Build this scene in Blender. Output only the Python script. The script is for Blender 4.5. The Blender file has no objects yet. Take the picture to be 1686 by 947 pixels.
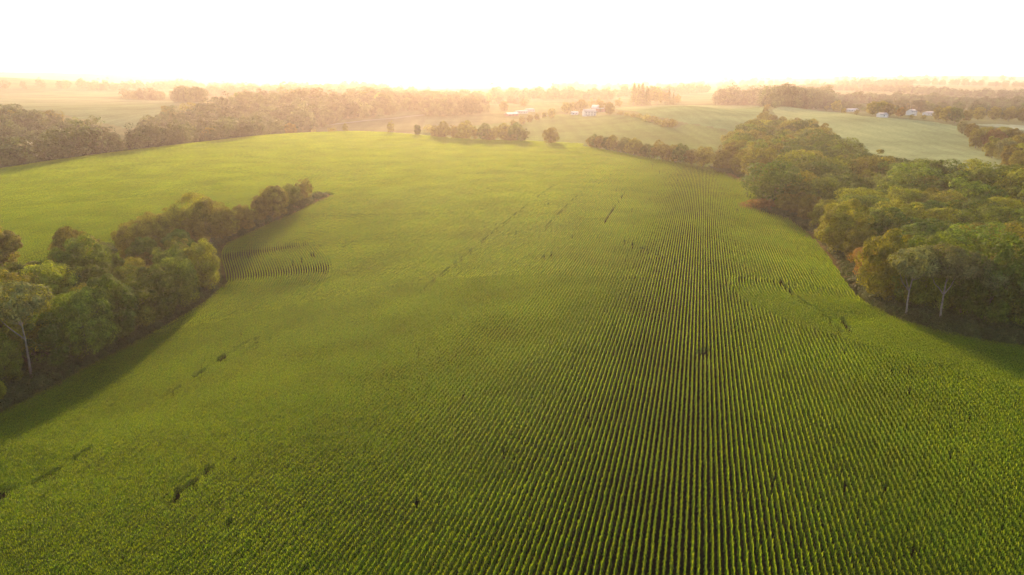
import bpy, math, random
import numpy as np
from mathutils import Vector

random.seed(7)
RNG = np.random.default_rng(11)
S = bpy.context.scene
COL = S.collection
rad = math.radians

# ------------------------------------------------------------------ camera
W, H, F = 1686.0, 947.0, 1124.0
PITCH = rad(17.36)
CAMZ = 55.0
CP, SP = math.cos(PITCH), math.sin(PITCH)

cd = bpy.data.cameras.new('camera')
cd.sensor_width = 36.0
cd.lens = 24.0
cd.clip_start = 0.5
cd.clip_end = 40000
cam = bpy.data.objects.new('camera', cd)
COL.objects.link(cam)
cam.location = (0, 0, CAMZ)
cam.rotation_euler = (math.pi / 2 - PITCH, 0, 0)
S.camera = cam


def ray(px, py):
    u, v = (px - 843.0) / F, (473.5 - py) / F
    return np.array([u, CP + SP * v, -SP + CP * v])


def sstep(a, b, x):
    t = np.clip((x - a) / (b - a), 0, 1)
    return t * t * (3 - 2 * t)


def flat_hit(px, py):
    d = ray(px, py)
    t = CAMZ / max(-d[2], 1e-4)
    return d[0] * t, d[1] * t


def seg_dist(x, y, P):
    """distance to polyline P and the parameter (0..1) of the nearest point"""
    P = np.asarray(P, float)
    L = np.r_[0, np.cumsum(np.hypot(*np.diff(P, axis=0).T))]
    best = np.full(np.shape(x), 1e18)
    par = np.zeros(np.shape(x))
    for i in range(len(P) - 1):
        ax, ay = P[i]
        dx, dy = P[i + 1] - P[i]
        l2 = dx * dx + dy * dy + 1e-12
        t = np.clip(((x - ax) * dx + (y - ay) * dy) / l2, 0, 1)
        d = (x - ax - t * dx) ** 2 + (y - ay - t * dy) ** 2
        m = d < best
        best = np.where(m, d, best)
        par = np.where(m, (L[i] + t * (L[i + 1] - L[i])) / L[-1], par)
    return np.sqrt(best), par


# ------------------------------------------------------------------ terrain
CREST = [(0, 287), (120, 268), (240, 252), (330, 240), (420, 230), (500, 224.5), (580, 222), (650, 225),
         (720, 232), (800, 238), (870, 240), (960, 245), (1040, 258), (1110, 268), (1170, 278), (1215, 290),
         (1260, 310), (1330, 330), (1686, 345)]
_c = np.array([flat_hit(*p) for p in CREST])
CAZ = np.arctan2(_c[:, 0], _c[:, 1])
CD = np.hypot(_c[:, 0], _c[:, 1])
_az = np.linspace(-1.3, 1.3, 1041)
_cd = np.interp(_az, CAZ, CD)
_k = np.hanning(31)
_k /= _k.sum()
_cd = np.convolve(np.pad(_cd, 15, mode='edge'), _k, 'valid')
_drop = np.interp(_az, np.interp([-200, 300, 520, 640, 760, 960, 1170, 1230], [p[0] for p in CREST], CAZ),
                  [14, 14, 10, 7, 4.0, 2.0, 0.5, 0])
_drop = np.convolve(np.pad(_drop, 15, mode='edge'), _k, 'valid')

GROVE_AXIS = [(-400, 560)] + [flat_hit(*p) for p in [(60, 575), (150, 545), (250, 492), (330, 447), (400, 393), (470, 352), (560, 318)]]
GROVE_AXIS[0] = (GROVE_AXIS[1][0] - 160, GROVE_AXIS[1][1] - 60)
HOLLOW_AXIS = [flat_hit(*p) for p in [(1900, 500), (1686, 455), (1560, 415), (1480, 380), (1400, 325), (1330, 268), (1285, 225)]]


def far_noise(x, y):
    z = 0
    for fx, fy, ph, a in ((.0021, .0013, .3, 3.2), (-.0013, .0026, 1.7, 3.0), (.0043, -.0031, 2.9, 1.5), (.0009, .0042, 4.4, 2.2)):
        z = z + a * np.sin(fx * x + fy * y + ph)
    return z


def terrain(x, y):
    x, y = np.asarray(x, float), np.asarray(y, float)
    r = np.hypot(x, y)
    az = np.arctan2(x, y)
    D = np.interp(az, _az, _cd)
    A = np.interp(az, _az, _drop)
    z = -A * sstep(0, 120, r - D) * (1 - sstep(170, 420, r - D))
    d, t = seg_dist(x, y, GROVE_AXIS)
    z = z - 9.0 * (1 - sstep(.55, 1.0, t)) * np.exp(-(d / 55.0) ** 2)
    d, t = seg_dist(x, y, HOLLOW_AXIS)
    z = z - 7.0 * np.exp(-(d / 52.0) ** 2)
    z = z + .25 * np.sin(x * .031 + 1) * np.sin(y * .027 + x * .008) * sstep(60, 160, r)
    z = z + far_noise(x, y) * sstep(650, 1500, r)
    # far ridges
    z = z + 62 * np.exp(-((az + .74) / .22) ** 2) * np.exp(-((r - 3000) / 500) ** 2)
    z = z + 72 * np.exp(-((az + .70) / .33) ** 2) * np.exp(-((r - 5200) / 700) ** 2)
    z = z + 15 * np.exp(-((az - .235) / .085) ** 2) * np.exp(-((r - 900) / 170) ** 2)
    z = z + 12 * np.exp(-((az - .47) / .13) ** 2) * np.exp(-((r - 830) / 190) ** 2)
    z = z + 30 * np.exp(-((az + .02) / .10) ** 2) * np.exp(-((r - 4200) / 500) ** 2)
    z = z + 26 * np.exp(-((az - .42) / .22) ** 2) * np.exp(-((r - 5200) / 700) ** 2)
    z = z + 46 * np.exp(-((r - 7600) / 1300) ** 2) * (.8 + .15 * np.sin(az * 11 + 1) + .08 * np.sin(az * 27))
    z = z + 15 * np.exp(-((r - 1150) / 260) ** 2) * (1 - sstep(-.2, -.05, az)) * (.85 + .2 * np.sin(az * 14))
    z = z + 8 * np.exp(-((r - 1500) / 260) ** 2) * np.exp(-((az - .05) / .13) ** 2)
    z = z + 9 * np.exp(-((az - .36) / .05) ** 2) * np.exp(-((r - 1010) / 90) ** 2)
    return z


_rs = 20 * np.exp(np.linspace(0, math.log(12500 / 20), 5200))


def hit(px, py, h=0.0, beyond=None):
    """world point where the line of sight through a photo position first meets the ground raised by h"""
    d = ray(px, py)
    hx, hy = d[0], d[1]
    n = math.hypot(hx, hy)
    x, y = hx / n * _rs, hy / n * _rs
    zr = CAMZ + d[2] / n * _rs
    g = zr - terrain(x, y) - h
    if beyond is not None:
        g[_rs < np.interp(math.atan2(hx, hy), _az, _cd) + beyond] = 1.0
    i = np.argmax(g < 0)
    if g[i] >= 0:
        i = len(_rs) - 1
    elif i > 0:
        f = g[i - 1] / (g[i - 1] - g[i])
        return np.array([x[i - 1] + f * (x[i] - x[i - 1]), y[i - 1] + f * (y[i] - y[i - 1])])
    return np.array([x[i], y[i]])


def hits(L, h=0.0):
    return np.array([hit(p[0], p[1], h) for p in L])


def inside(x, y, P):
    x, y = np.asarray(x), np.asarray(y)
    c = np.zeros(x.shape, bool)
    n = len(P)
    for i in range(n):
        x1, y1 = P[i]
        x2, y2 = P[i - 1]
        m = ((y1 > y) != (y2 > y))
        with np.errstate(divide='ignore', invalid='ignore'):
            xi = (x2 - x1) * (y - y1) / (y2 - y1 + 1e-12) + x1
        c ^= m & (x < xi)
    return c


def project(x, y, z):
    """where a world point falls in the photo (used only to sort and describe things)"""
    d = np.array([x, y, z - CAMZ])
    depth = d[1] * CP - d[2] * SP
    up = d[1] * SP + d[2] * CP
    return 843 + F * d[0] / depth, 473.5 - F * up / depth


# ------------------------------------------------------------------ outlines on the ground
GROVE_FRONT = hits([(-330, 830), (-140, 742), (-60, 712), (0, 684), (60, 654), (130, 615), (210, 574), (290, 530), (338, 498),
                    (360, 476), (357, 452), (350, 427), (360, 408), (420, 381), (480, 356), (545, 325)])
GROVE_BACK = hits([(540, 322), (470, 347), (400, 374), (330, 400), (250, 428), (150, 480), (50, 505), (-60, 520), (-140, 530)])
GROVE = np.vstack([GROVE_FRONT, GROVE_BACK])
WOOD_FRONT = hits([(960, 244), (1010, 252), (1060, 262), (1110, 270), (1165, 278), (1195, 288), (1228, 303), (1262, 322), (1236, 346), (1270, 357),
                   (1305, 366), (1345, 395), (1375, 430), (1402, 470), (1435, 508), (1480, 533), (1550, 554),
                   (1620, 569), (1686, 577), (1760, 588), (1860, 602)])
_wb = [(1190, 241), (1238, 196), (1275, 200), (1340, 207), (1378, 226), (1420, 245), (1450, 258), (1500, 256),
       (1560, 276), (1600, 273), (1640, 275), (1690, 268), (1770, 264), (1860, 268)]
WOOD_BACK = hits(_wb, 17)[::-1]
WOOD = np.vstack([WOOD_FRONT[4:], WOOD_BACK])
HEADLAND = hits([(1192, 468), (1224, 504), (1288, 538), (1369, 565), (1417, 582), (1504, 599), (1552, 619), (1619, 640), (1686, 656),
                 (1800, 690), (1900, 720), (1900, 606), (1760, 588), (1686, 577), (1620, 569), (1550, 554), (1480, 533), (1435, 508),
                 (1402, 494), (1350, 486), (1300, 478), (1250, 468)])
FIELDS = {
    'left': hits([(-80, 158), (0, 160), (160, 162), (292, 167), (285, 186), (215, 213), (130, 196), (80, 182), (0, 184), (-80, 186)]),
    'pasture': hits([(640, 226), (700, 212), (790, 206), (866, 199), (925, 188), (1010, 189), (1065, 198), (1112, 212), (1160, 236), (1190, 250), (1165, 276), (1040, 256), (955, 243), (870, 239), (720, 231)]),
    'hill': hits([(1010, 178), (1090, 173), (1255, 173), (1270, 205), (1232, 222), (1130, 203), (1060, 190)]),
    'light': hits([(1112, 212), (1130, 204), (1232, 223), (1240, 240), (1190, 250), (1160, 236)]),
    'right': hits([(1272, 181), (1330, 180), (1420, 192), (1530, 200), (1592, 210), (1660, 272), (1640, 284), (1560, 282), (1450, 266), (1380, 240), (1340, 216), (1285, 200)]),
    'strip': hits([(1598, 205), (1750, 220), (1750, 209), (1640, 204)]),
    'mid': hits([(470, 222), (560, 203), (640, 194), (697, 187), (700, 200), (690, 212), (640, 224), (580, 221)]),
    'centre': hits([(790, 190), (800, 172), (1010, 168), (1010, 178), (930, 184), (866, 198)]),
}
ROAD = hits([(540, 206), (600, 199), (650, 195), (700, 189.5)])
COVER = {'left': (.115, .13, .055), 'pasture': (.105, .125, .035), 'hill': (.12, .15, .055), 'light': (.12, .135, .04),
         'right': (.17, .185, .075), 'strip': (.2, .21, .12), 'mid': (.11, .095, .04), 'centre': (.10, .10, .035)}


# ------------------------------------------------------------------ materials
def nodes_of(name):
    m = bpy.data.materials.new(name)
    m.use_nodes = True
    nt = m.node_tree
    nt.nodes.clear()
    return m, nt


def N(nt, t, **kw):
    n = nt.nodes.new(t)
    for k, v in kw.items():
        if k.startswith('i_'):
            n.inputs[int(k[2:])].default_value = v
        else:
            setattr(n, k, v)
    return n


def leaf_material(name, base, trans=.35, tint=True, var=.35, noise_scale=.9, patch=None, rough=.55, spec=.02, ovar=.0):
    m, nt = nodes_of(name)
    L = nt.links.new
    out = N(nt, 'ShaderNodeOutputMaterial')
    geo = N(nt, 'ShaderNodeNewGeometry')
    oi = N(nt, 'ShaderNodeObjectInfo')
    no = N(nt, 'ShaderNodeTexNoise')
    no.inputs['Scale'].default_value = noise_scale
    no.inputs['Detail'].default_value = 3
    L(geo.outputs['Position'], no.inputs['Vector'])
    col = N(nt, 'ShaderNodeMix', data_type='RGBA', blend_type='MULTIPLY')
    col.inputs['Factor'].default_value = 1
    if tint:
        L(oi.outputs['Color'], col.inputs['A'])
    else:
        col.inputs['A'].default_value = (*base, 1)
    rmp = N(nt, 'ShaderNodeMapRange')
    rmp.inputs['To Min'].default_value = 1 - var
    rmp.inputs['To Max'].default_value = 1 + var
    rmp.inputs['From Min'].default_value = .3
    rmp.inputs['From Max'].default_value = .7
    L(no.outputs['Fac'], rmp.inputs['Value'])
    L(rmp.outputs['Result'], col.inputs['B'])
    hsv = N(nt, 'ShaderNodeHueSaturation')
    isl = N(nt, 'ShaderNodeMapRange')
    isl.inputs['To Min'].default_value = .65
    isl.inputs['To Max'].default_value = 1.35
    L(geo.outputs['Random Per Island'], isl.inputs['Value'])
    ov = N(nt, 'ShaderNodeMath', operation='MULTIPLY_ADD')
    ov.inputs[1].default_value = 2 * ovar
    ov.inputs[2].default_value = 1 - ovar
    sc = N(nt, 'ShaderNodeMath', operation='MULTIPLY')
    L(oi.outputs['Random'], ov.inputs[0])
    L(ov.outputs['Value'], sc.inputs[0])
    L(isl.outputs['Result'], sc.inputs[1])
    L(sc.outputs['Value'], hsv.inputs['Value'])
    hu = N(nt, 'ShaderNodeMapRange')
    hu.inputs['To Min'].default_value = .487
    hu.inputs['To Max'].default_value = .513
    L(oi.outputs['Random'], hu.inputs['Value'])
    L(hu.outputs['Result'], hsv.inputs['Hue'])
    L(col.outputs['Result'], hsv.inputs['Color'])
    src = hsv.outputs['Color']
    if patch:
        pn = N(nt, 'ShaderNodeTexNoise')
        pn.inputs['Scale'].default_value = patch[1]
        pn.inputs['Detail'].default_value = 4
        pn.inputs['Roughness'].default_value = .6
        L(geo.outputs['Position'], pn.inputs['Vector'])
        pr = N(nt, 'ShaderNodeMapRange')
        pr.inputs['From Min'].default_value = .48
        pr.inputs['From Max'].default_value = .72
        pr.inputs['To Max'].default_value = patch[2]
        L(pn.outputs['Fac'], pr.inputs['Value'])
        mx = N(nt, 'ShaderNodeMix', data_type='RGBA')
        mx.inputs['B'].default_value = (*patch[0], 1)
        L(pr.outputs['Result'], mx.inputs['Factor'])
        L(src, mx.inputs['A'])
        src = mx.outputs['Result']
    bs = N(nt, 'ShaderNodeBsdfPrincipled')
    bs.inputs['Roughness'].default_value = rough
    bs.inputs['Specular IOR Level'].default_value = spec
    L(src, bs.inputs['Base Color'])
    tr = N(nt, 'ShaderNodeBsdfTranslucent')
    th = N(nt, 'ShaderNodeMix', data_type='RGBA', blend_type='MULTIPLY')
    th.inputs['Factor'].default_value = 1
    th.inputs['B'].default_value = (1.7, 1.75, .2, 1)
    L(src, th.inputs['A'])
    L(th.outputs['Result'], tr.inputs['Color'])
    ms = N(nt, 'ShaderNodeMixShader')
    ms.inputs['Fac'].default_value = trans
    L(bs.outputs['BSDF'], ms.inputs[1])
    L(tr.outputs['BSDF'], ms.inputs[2])
    L(ms.outputs['Shader'], out.inputs['Surface'])
    return m


def solid_material(name, c, var=.25, scale=2.0, rough=.8):
    m, nt = nodes_of(name)
    L = nt.links.new
    out = N(nt, 'ShaderNodeOutputMaterial')
    tc = N(nt, 'ShaderNodeTexCoord')
    no = N(nt, 'ShaderNodeTexNoise')
    no.inputs['Scale'].default_value = scale
    no.inputs['Detail'].default_value = 5
    L(tc.outputs['Object'], no.inputs['Vector'])
    r = N(nt, 'ShaderNodeMapRange')
    r.inputs['From Min'].default_value = .3
    r.inputs['From Max'].default_value = .7
    r.inputs['To Min'].default_value = 1 - var
    r.inputs['To Max'].default_value = 1 + var
    L(no.outputs['Fac'], r.inputs['Value'])
    mx = N(nt, 'ShaderNodeMix', data_type='RGBA', blend_type='MULTIPLY')
    mx.inputs['Factor'].default_value = 1
    mx.inputs['A'].default_value = (*c, 1)
    L(r.outputs['Result'], mx.inputs['B'])
    bs = N(nt, 'ShaderNodeBsdfPrincipled')
    bs.inputs['Roughness'].default_value = rough
    bs.inputs['Specular IOR Level'].default_value = .06
    L(mx.outputs['Result'], bs.inputs['Base Color'])
    L(bs.outputs['BSDF'], out.inputs['Surface'])
    return m


def ground_material(name):
    m, nt = nodes_of(name)
    L = nt.links.new
    out = N(nt, 'ShaderNodeOutputMaterial')
    at = N(nt, 'ShaderNodeAttribute', attribute_name='cover')
    geo = N(nt, 'ShaderNodeNewGeometry')
    mp = N(nt, 'ShaderNodeMapping')
    mp.inputs['Scale'].default_value = (1, 1, 0)
    L(geo.outputs['Position'], mp.inputs['Vector'])
    a = N(nt, 'ShaderNodeTexNoise')
    a.inputs['Scale'].default_value = .012
    a.inputs['Detail'].default_value = 8
    a.inputs['Roughness'].default_value = .62
    L(mp.outputs['Vector'], a.inputs['Vector'])
    b = N(nt, 'ShaderNodeTexNoise')
    b.inputs['Scale'].default_value = .35
    b.inputs['Detail'].default_value = 6
    b.inputs['Roughness'].default_value = .7
    L(mp.outputs['Vector'], b.inputs['Vector'])
    r1 = N(nt, 'ShaderNodeMapRange')
    r1.inputs['From Min'].default_value = .3
    r1.inputs['From Max'].default_value = .7
    r1.inputs['To Min'].default_value = .72
    r1.inputs['To Max'].default_value = 1.28
    L(a.outputs['Fac'], r1.inputs['Value'])
    r2 = N(nt, 'ShaderNodeMapRange')
    r2.inputs['From Min'].default_value = .3
    r2.inputs['From Max'].default_value = .7
    r2.inputs['To Min'].default_value = .75
    r2.inputs['To Max'].default_value = 1.25
    L(b.outputs['Fac'], r2.inputs['Value'])
    mu = N(nt, 'ShaderNodeMath', operation='MULTIPLY')
    L(r1.outputs['Result'], mu.inputs[0])
    L(r2.outputs['Result'], mu.inputs[1])
    wv = N(nt, 'ShaderNodeTexWave')
    wv.inputs['Scale'].default_value = .02
    wv.inputs['Distortion'].default_value = 6
    wv.inputs['Detail'].default_value = 4
    wv.inputs['Detail Scale'].default_value = .3
    L(mp.outputs['Vector'], wv.inputs['Vector'])
    r3 = N(nt, 'ShaderNodeMapRange')
    r3.inputs['To Min'].default_value = .955
    r3.inputs['To Max'].default_value = 1.045
    L(wv.outputs['Fac'], r3.inputs['Value'])
    mu2 = N(nt, 'ShaderNodeMath', operation='MULTIPLY')
    L(mu.outputs['Value'], mu2.inputs[0])
    L(r3.outputs['Result'], mu2.inputs[1])
    mu = mu2
    mx = N(nt, 'ShaderNodeMix', data_type='RGBA', blend_type='MULTIPLY')
    mx.inputs['Factor'].default_value = 1
    L(at.outputs['Color'], mx.inputs['A'])
    L(mu.outputs['Value'], mx.inputs['B'])
    bu = N(nt, 'ShaderNodeBump')
    bu.inputs['Strength'].default_value = .3
    bu.inputs['Distance'].default_value = .6
    L(b.outputs['Fac'], bu.inputs['Height'])
    bs = N(nt, 'ShaderNodeBsdfPrincipled')
    bs.inputs['Roughness'].default_value = .95
    bs.inputs['Specular IOR Level'].default_value = 0
    L(mx.outputs['Result'], bs.inputs['Base Color'])
    L(bu.outputs['Normal'], bs.inputs['Normal'])
    L(bs.outputs['BSDF'], out.inputs['Surface'])
    return m


M_GROUND = ground_material('ground_cover')
M_CORN = leaf_material('corn_leaf', (.077, .122, .003), trans=.5, tint=False, var=.25, noise_scale=.06,
                       patch=((.10, .082, .006), .028, .3), rough=.55, spec=.03)
M_TASSEL = leaf_material('corn_tassel', (.14, .18, .012), trans=.45, tint=False, var=.2, noise_scale=.05, spec=0)
M_LEAF = leaf_material('tree_leaf', (1, 1, 1), trans=.32, tint=True, var=.45, noise_scale=.4, ovar=.15, rough=.7, spec=.02)
M_WEED = leaf_material('weed_leaf', (.05, .06, .018), trans=.3, tint=False, var=.35, noise_scale=.3)
M_FARLEAF = leaf_material('far_tree_leaf', (.05, .062, .02), trans=.22, tint=False, var=.35, noise_scale=.15, ovar=.45)
M_MARGIN = leaf_material('margin_grass', (.07, .074, .017), trans=.3, tint=False, var=.4, noise_scale=.2)
M_DRY = leaf_material('dry_grass', (.15, .105, .05), trans=.3, tint=False, var=.35, noise_scale=.3)
M_BARK = solid_material('bark', (.10, .08, .06), .35, 3)
M_PALEBARK = solid_material('pale_bark', (.13, .105, .08), .3, 2)
M_WHITE = solid_material('white_siding', (.42, .41, .39), .06, .8)
M_GREYROOF = solid_material('grey_roof', (.30, .30, .31), .15, .5, .55)
M_METAL = solid_material('metal_roof', (.22, .22, .22), .1, .5, .8)
M_DARKROOF = solid_material('dark_shingles', (.12, .11, .10), .2, 1)
M_RED = solid_material('barn_red', (.25, .12, .09), .2, .5)
M_GLASS = solid_material('window_glass', (.04, .05, .06), .1, 1, .15)
M_ROAD = solid_material('gravel_road', (.13, .11, .08), .15, .1)
M_DOOR = solid_material('door_paint', (.25, .2, .16), .1, 1)


# ------------------------------------------------------------------ mesh helpers
def mesh_np(name, V, Fq, mats, smooth=False, face_mat=None):
    """V (n,3), Fq (m,4) or (m,3)"""
    V = np.asarray(V, np.float32)
    Fq = np.asarray(Fq, np.int32)
    me = bpy.data.meshes.new(name)
    k = Fq.shape[1]
    me.vertices.add(len(V))
    me.vertices.foreach_set('co', V.ravel())
    me.loops.add(Fq.size)
    me.loops.foreach_set('vertex_index', Fq.ravel())
    me.polygons.add(len(Fq))
    me.polygons.foreach_set('loop_start', np.arange(0, Fq.size, k, dtype=np.int32))
    if smooth:
        me.polygons.foreach_set('use_smooth', np.ones(len(Fq), bool))
    for m in mats:
        me.materials.append(m)
    if face_mat is not None:
        me.polygons.foreach_set('material_index', np.asarray(face_mat, np.int32))
    me.update(calc_edges=True)
    return me


def obj(name, me, parent=None, link=True):
    o = bpy.data.objects.new(name, me)
    if link:
        COL.objects.link(o)
    if parent:
        o.parent = parent
    return o


def tag(o, label=None, cat=None, group=None, kind=None):
    if label:
        o['label'] = label
    if cat:
        o['category'] = cat
    if group:
        o['group'] = group
    if kind:
        o['kind'] = kind
    return o


class MB:
    """collects quads"""
    def __init__(self):
        self.V, self.F, self.n = [], [], 0

    def add(self, V, Fq):
        V = np.asarray(V, float)
        self.V.append(V)
        self.F.append(np.asarray(Fq, int) + self.n)
        self.n += len(V)

    def box(self, c, s, rz=0.0):
        x, y, z = s[0] / 2, s[1] / 2, s[2] / 2
        v = np.array([(-x, -y, -z), (x, -y, -z), (x, y, -z), (-x, y, -z), (-x, -y, z), (x, -y, z), (x, y, z), (-x, y, z)])
        ca, sa = math.cos(rz), math.sin(rz)
        v = np.c_[v[:, 0] * ca - v[:, 1] * sa, v[:, 0] * sa + v[:, 1] * ca, v[:, 2]] + np.array(c)
        self.add(v, [(0, 3, 2, 1), (4, 5, 6, 7), (0, 1, 5, 4), (1, 2, 6, 5), (2, 3, 7, 6), (3, 0, 4, 7)])

    def tube(self, P, R, n=7, cap=True):
        P = np.asarray(P, float)
        V = []
        for i in range(len(P)):
            t = P[min(i + 1, len(P) - 1)] - P[max(i - 1, 0)]
            t /= np.linalg.norm(t) + 1e-9
            a = np.cross(t, (0.31, .95, .02))
            a /= np.linalg.norm(a) + 1e-9
            b = np.cross(t, a)
            for k in range(n):
                w = 2 * math.pi * k / n
                V.append(P[i] + R[i] * (math.cos(w) * a + math.sin(w) * b))
        Fq = [(i * n + k, i * n + (k + 1) % n, (i + 1) * n + (k + 1) % n, (i + 1) * n + k) for i in range(len(P) - 1) for k in range(n)]
        if cap:
            for e in (0, len(P) - 1):
                V.append(P[e])
                c = len(V) - 1
                for k in range(0, n):
                    Fq.append((c, e * n + k, e * n + (k + 1) % n, c) if False else (c, e * n + (k + 1) % n, e * n + k, e * n + k))
            Fq = [f for f in Fq if len(set(f)) == 4] if True else Fq
        self.add(V, Fq)

    def mesh(self, name, mat, smooth=False):
        return mesh_np(name, np.vstack(self.V), np.vstack(self.F), [mat], smooth)


def leaf_quads(C, Nn, size, rng, aspect=.75):
    """one irregular quad per centre C with normal Nn"""
    n = len(C)
    Nn = Nn / (np.linalg.norm(Nn, axis=1, keepdims=True) + 1e-9)
    ref = rng.normal(size=(n, 3))
    A = np.cross(Nn, ref)
    A /= np.linalg.norm(A, axis=1, keepdims=True) + 1e-9
    B = np.cross(Nn, A)
    s = (size * rng.uniform(.55, 1.35, (n, 1))) * .5
    k = rng.uniform(.55, 1.15, (n, 4, 1))
    asp = aspect * rng.uniform(.7, 1.2, (n, 1))
    q = np.stack([C + A * s * k[:, 0], C + B * s * asp * k[:, 1] + Nn * s * .15, C - A * s * k[:, 2], C - B * s * asp * k[:, 3] + Nn * s * .15], 1)
    return q.reshape(-1, 3), np.arange(4 * n).reshape(n, 4)


# ------------------------------------------------------------------ tree prototypes
def make_crown(rng, height, width, low, nl, per, leaf, shape='round', dome=.55, core=.22):
    """lobed crown: top at height, bottom at height*low"""
    zb, zt = height * low, height
    zc = zb + (zt - zb) * (.5 if shape != 'spread' else .62)
    rz = (zt - zb) / 2
    rx = width / 2
    i = np.arange(nl) + .5
    ph = np.arccos(1 - 2 * i / nl)
    th = math.pi * (1 + 5 ** .5) * i
    D = np.c_[np.cos(th) * np.sin(ph), np.sin(th) * np.sin(ph), np.cos(ph)] + rng.normal(0, .16, (nl, 3))
    D /= np.linalg.norm(D, axis=1, keepdims=True)
    kr = rng.uniform(.68, 1.0, (nl, 1))
    if shape == 'tall':
        kr *= (1 - .25 * np.clip(D[:, 2:3], 0, 1))
    Cn = D * kr * np.array([rx, rx, rz]) + np.array([0, 0, zc])
    if shape == 'spread':
        Cn[:, 2] = np.where(D[:, 2] < -.2, zc - rz * .35 * np.abs(D[:, 2]), Cn[:, 2])
    if shape == 'ragged':
        Cn += rng.normal(0, .10, Cn.shape) * width
    lr = .21 * width * rng.uniform(.6, 1.3, nl) * (30 / nl) ** .36
    P, Q = [], []
    for c, d, r in zip(Cn, D, lr):
        k = int(per * rng.uniform(.7, 1.2))
        u = rng.normal(size=(k, 3))
        u /= np.linalg.norm(u, axis=1, keepdims=True)
        u = u + d * .55 + np.array([0, 0, .25])
        u /= np.linalg.norm(u, axis=1, keepdims=True)
        rr = r * rng.uniform(.55, 1.08, (k, 1)) ** .6
        P.append(c + u * rr * np.array([1, 1, .85]))
        Q.append(u + rng.normal(0, .33, (k, 3)) + np.array([0, 0, .15]))
    k = int(nl * per * core)
    u = rng.normal(size=(k, 3))
    u /= np.linalg.norm(u, axis=1, keepdims=True)
    P.append(u * np.array([rx, rx, rz]) * rng.uniform(.25, .75, (k, 1)) + np.array([0, 0, zc]))
    Q.append(rng.normal(size=(k, 3)))
    P, Q = np.vstack(P), np.vstack(Q)
    P[:, 2] = np.maximum(P[:, 2], .15)
    V, Fq = leaf_quads(P, Q, leaf, rng)
    return V, Fq, Cn


def make_trunk(rng, height, low, Cn, r0, limbs=6, fork=False, n=7):
    mb = MB()
    h = height * (low + .45 * (1 - low))
    bend = rng.normal(0, .03 * height, 2)
    P = [(0, 0, -.4)]
    for t in (.04, .2, .4, .6, .8, 1):
        P.append((bend[0] * math.sin(t * 2.4) + rng.normal(0, .05), bend[1] * math.sin(t * 2.0) + rng.normal(0, .05), h * t))
    R = [r0 * 1.5, r0 * 1.2, r0, r0 * .86, r0 * .72, r0 * .55, r0 * .25]
    mb.tube(P, R, n)
    P = np.array(P)
    order = rng.permutation(len(Cn))[:limbs]
    for j in order:
        t0 = rng.uniform(.55, .85) if not fork else rng.uniform(.55, .8)
        s = P[1] + (P[-1] - P[1]) * t0
        i = int(np.argmin(np.abs(P[:, 2] - s[2])))
        s = P[i]
        e = Cn[j]
        if e[2] < s[2] + .5:
            e = np.array([e[0], e[1], s[2] + 1.0])
        m = s + (e - s) * .5 + np.array([0, 0, -.08 * height * rng.uniform(.2, 1)])
        rr = R[i] * (.55 if not fork else .7)
        mb.tube([s, s + (m - s) * .55 + rng.normal(0, .08, 3), m, m + (e - m) * .5, e], [rr, rr * .85, rr * .65, rr * .45, rr * .18], max(5, n - 1))
    return mb


PROTO = {}


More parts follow.
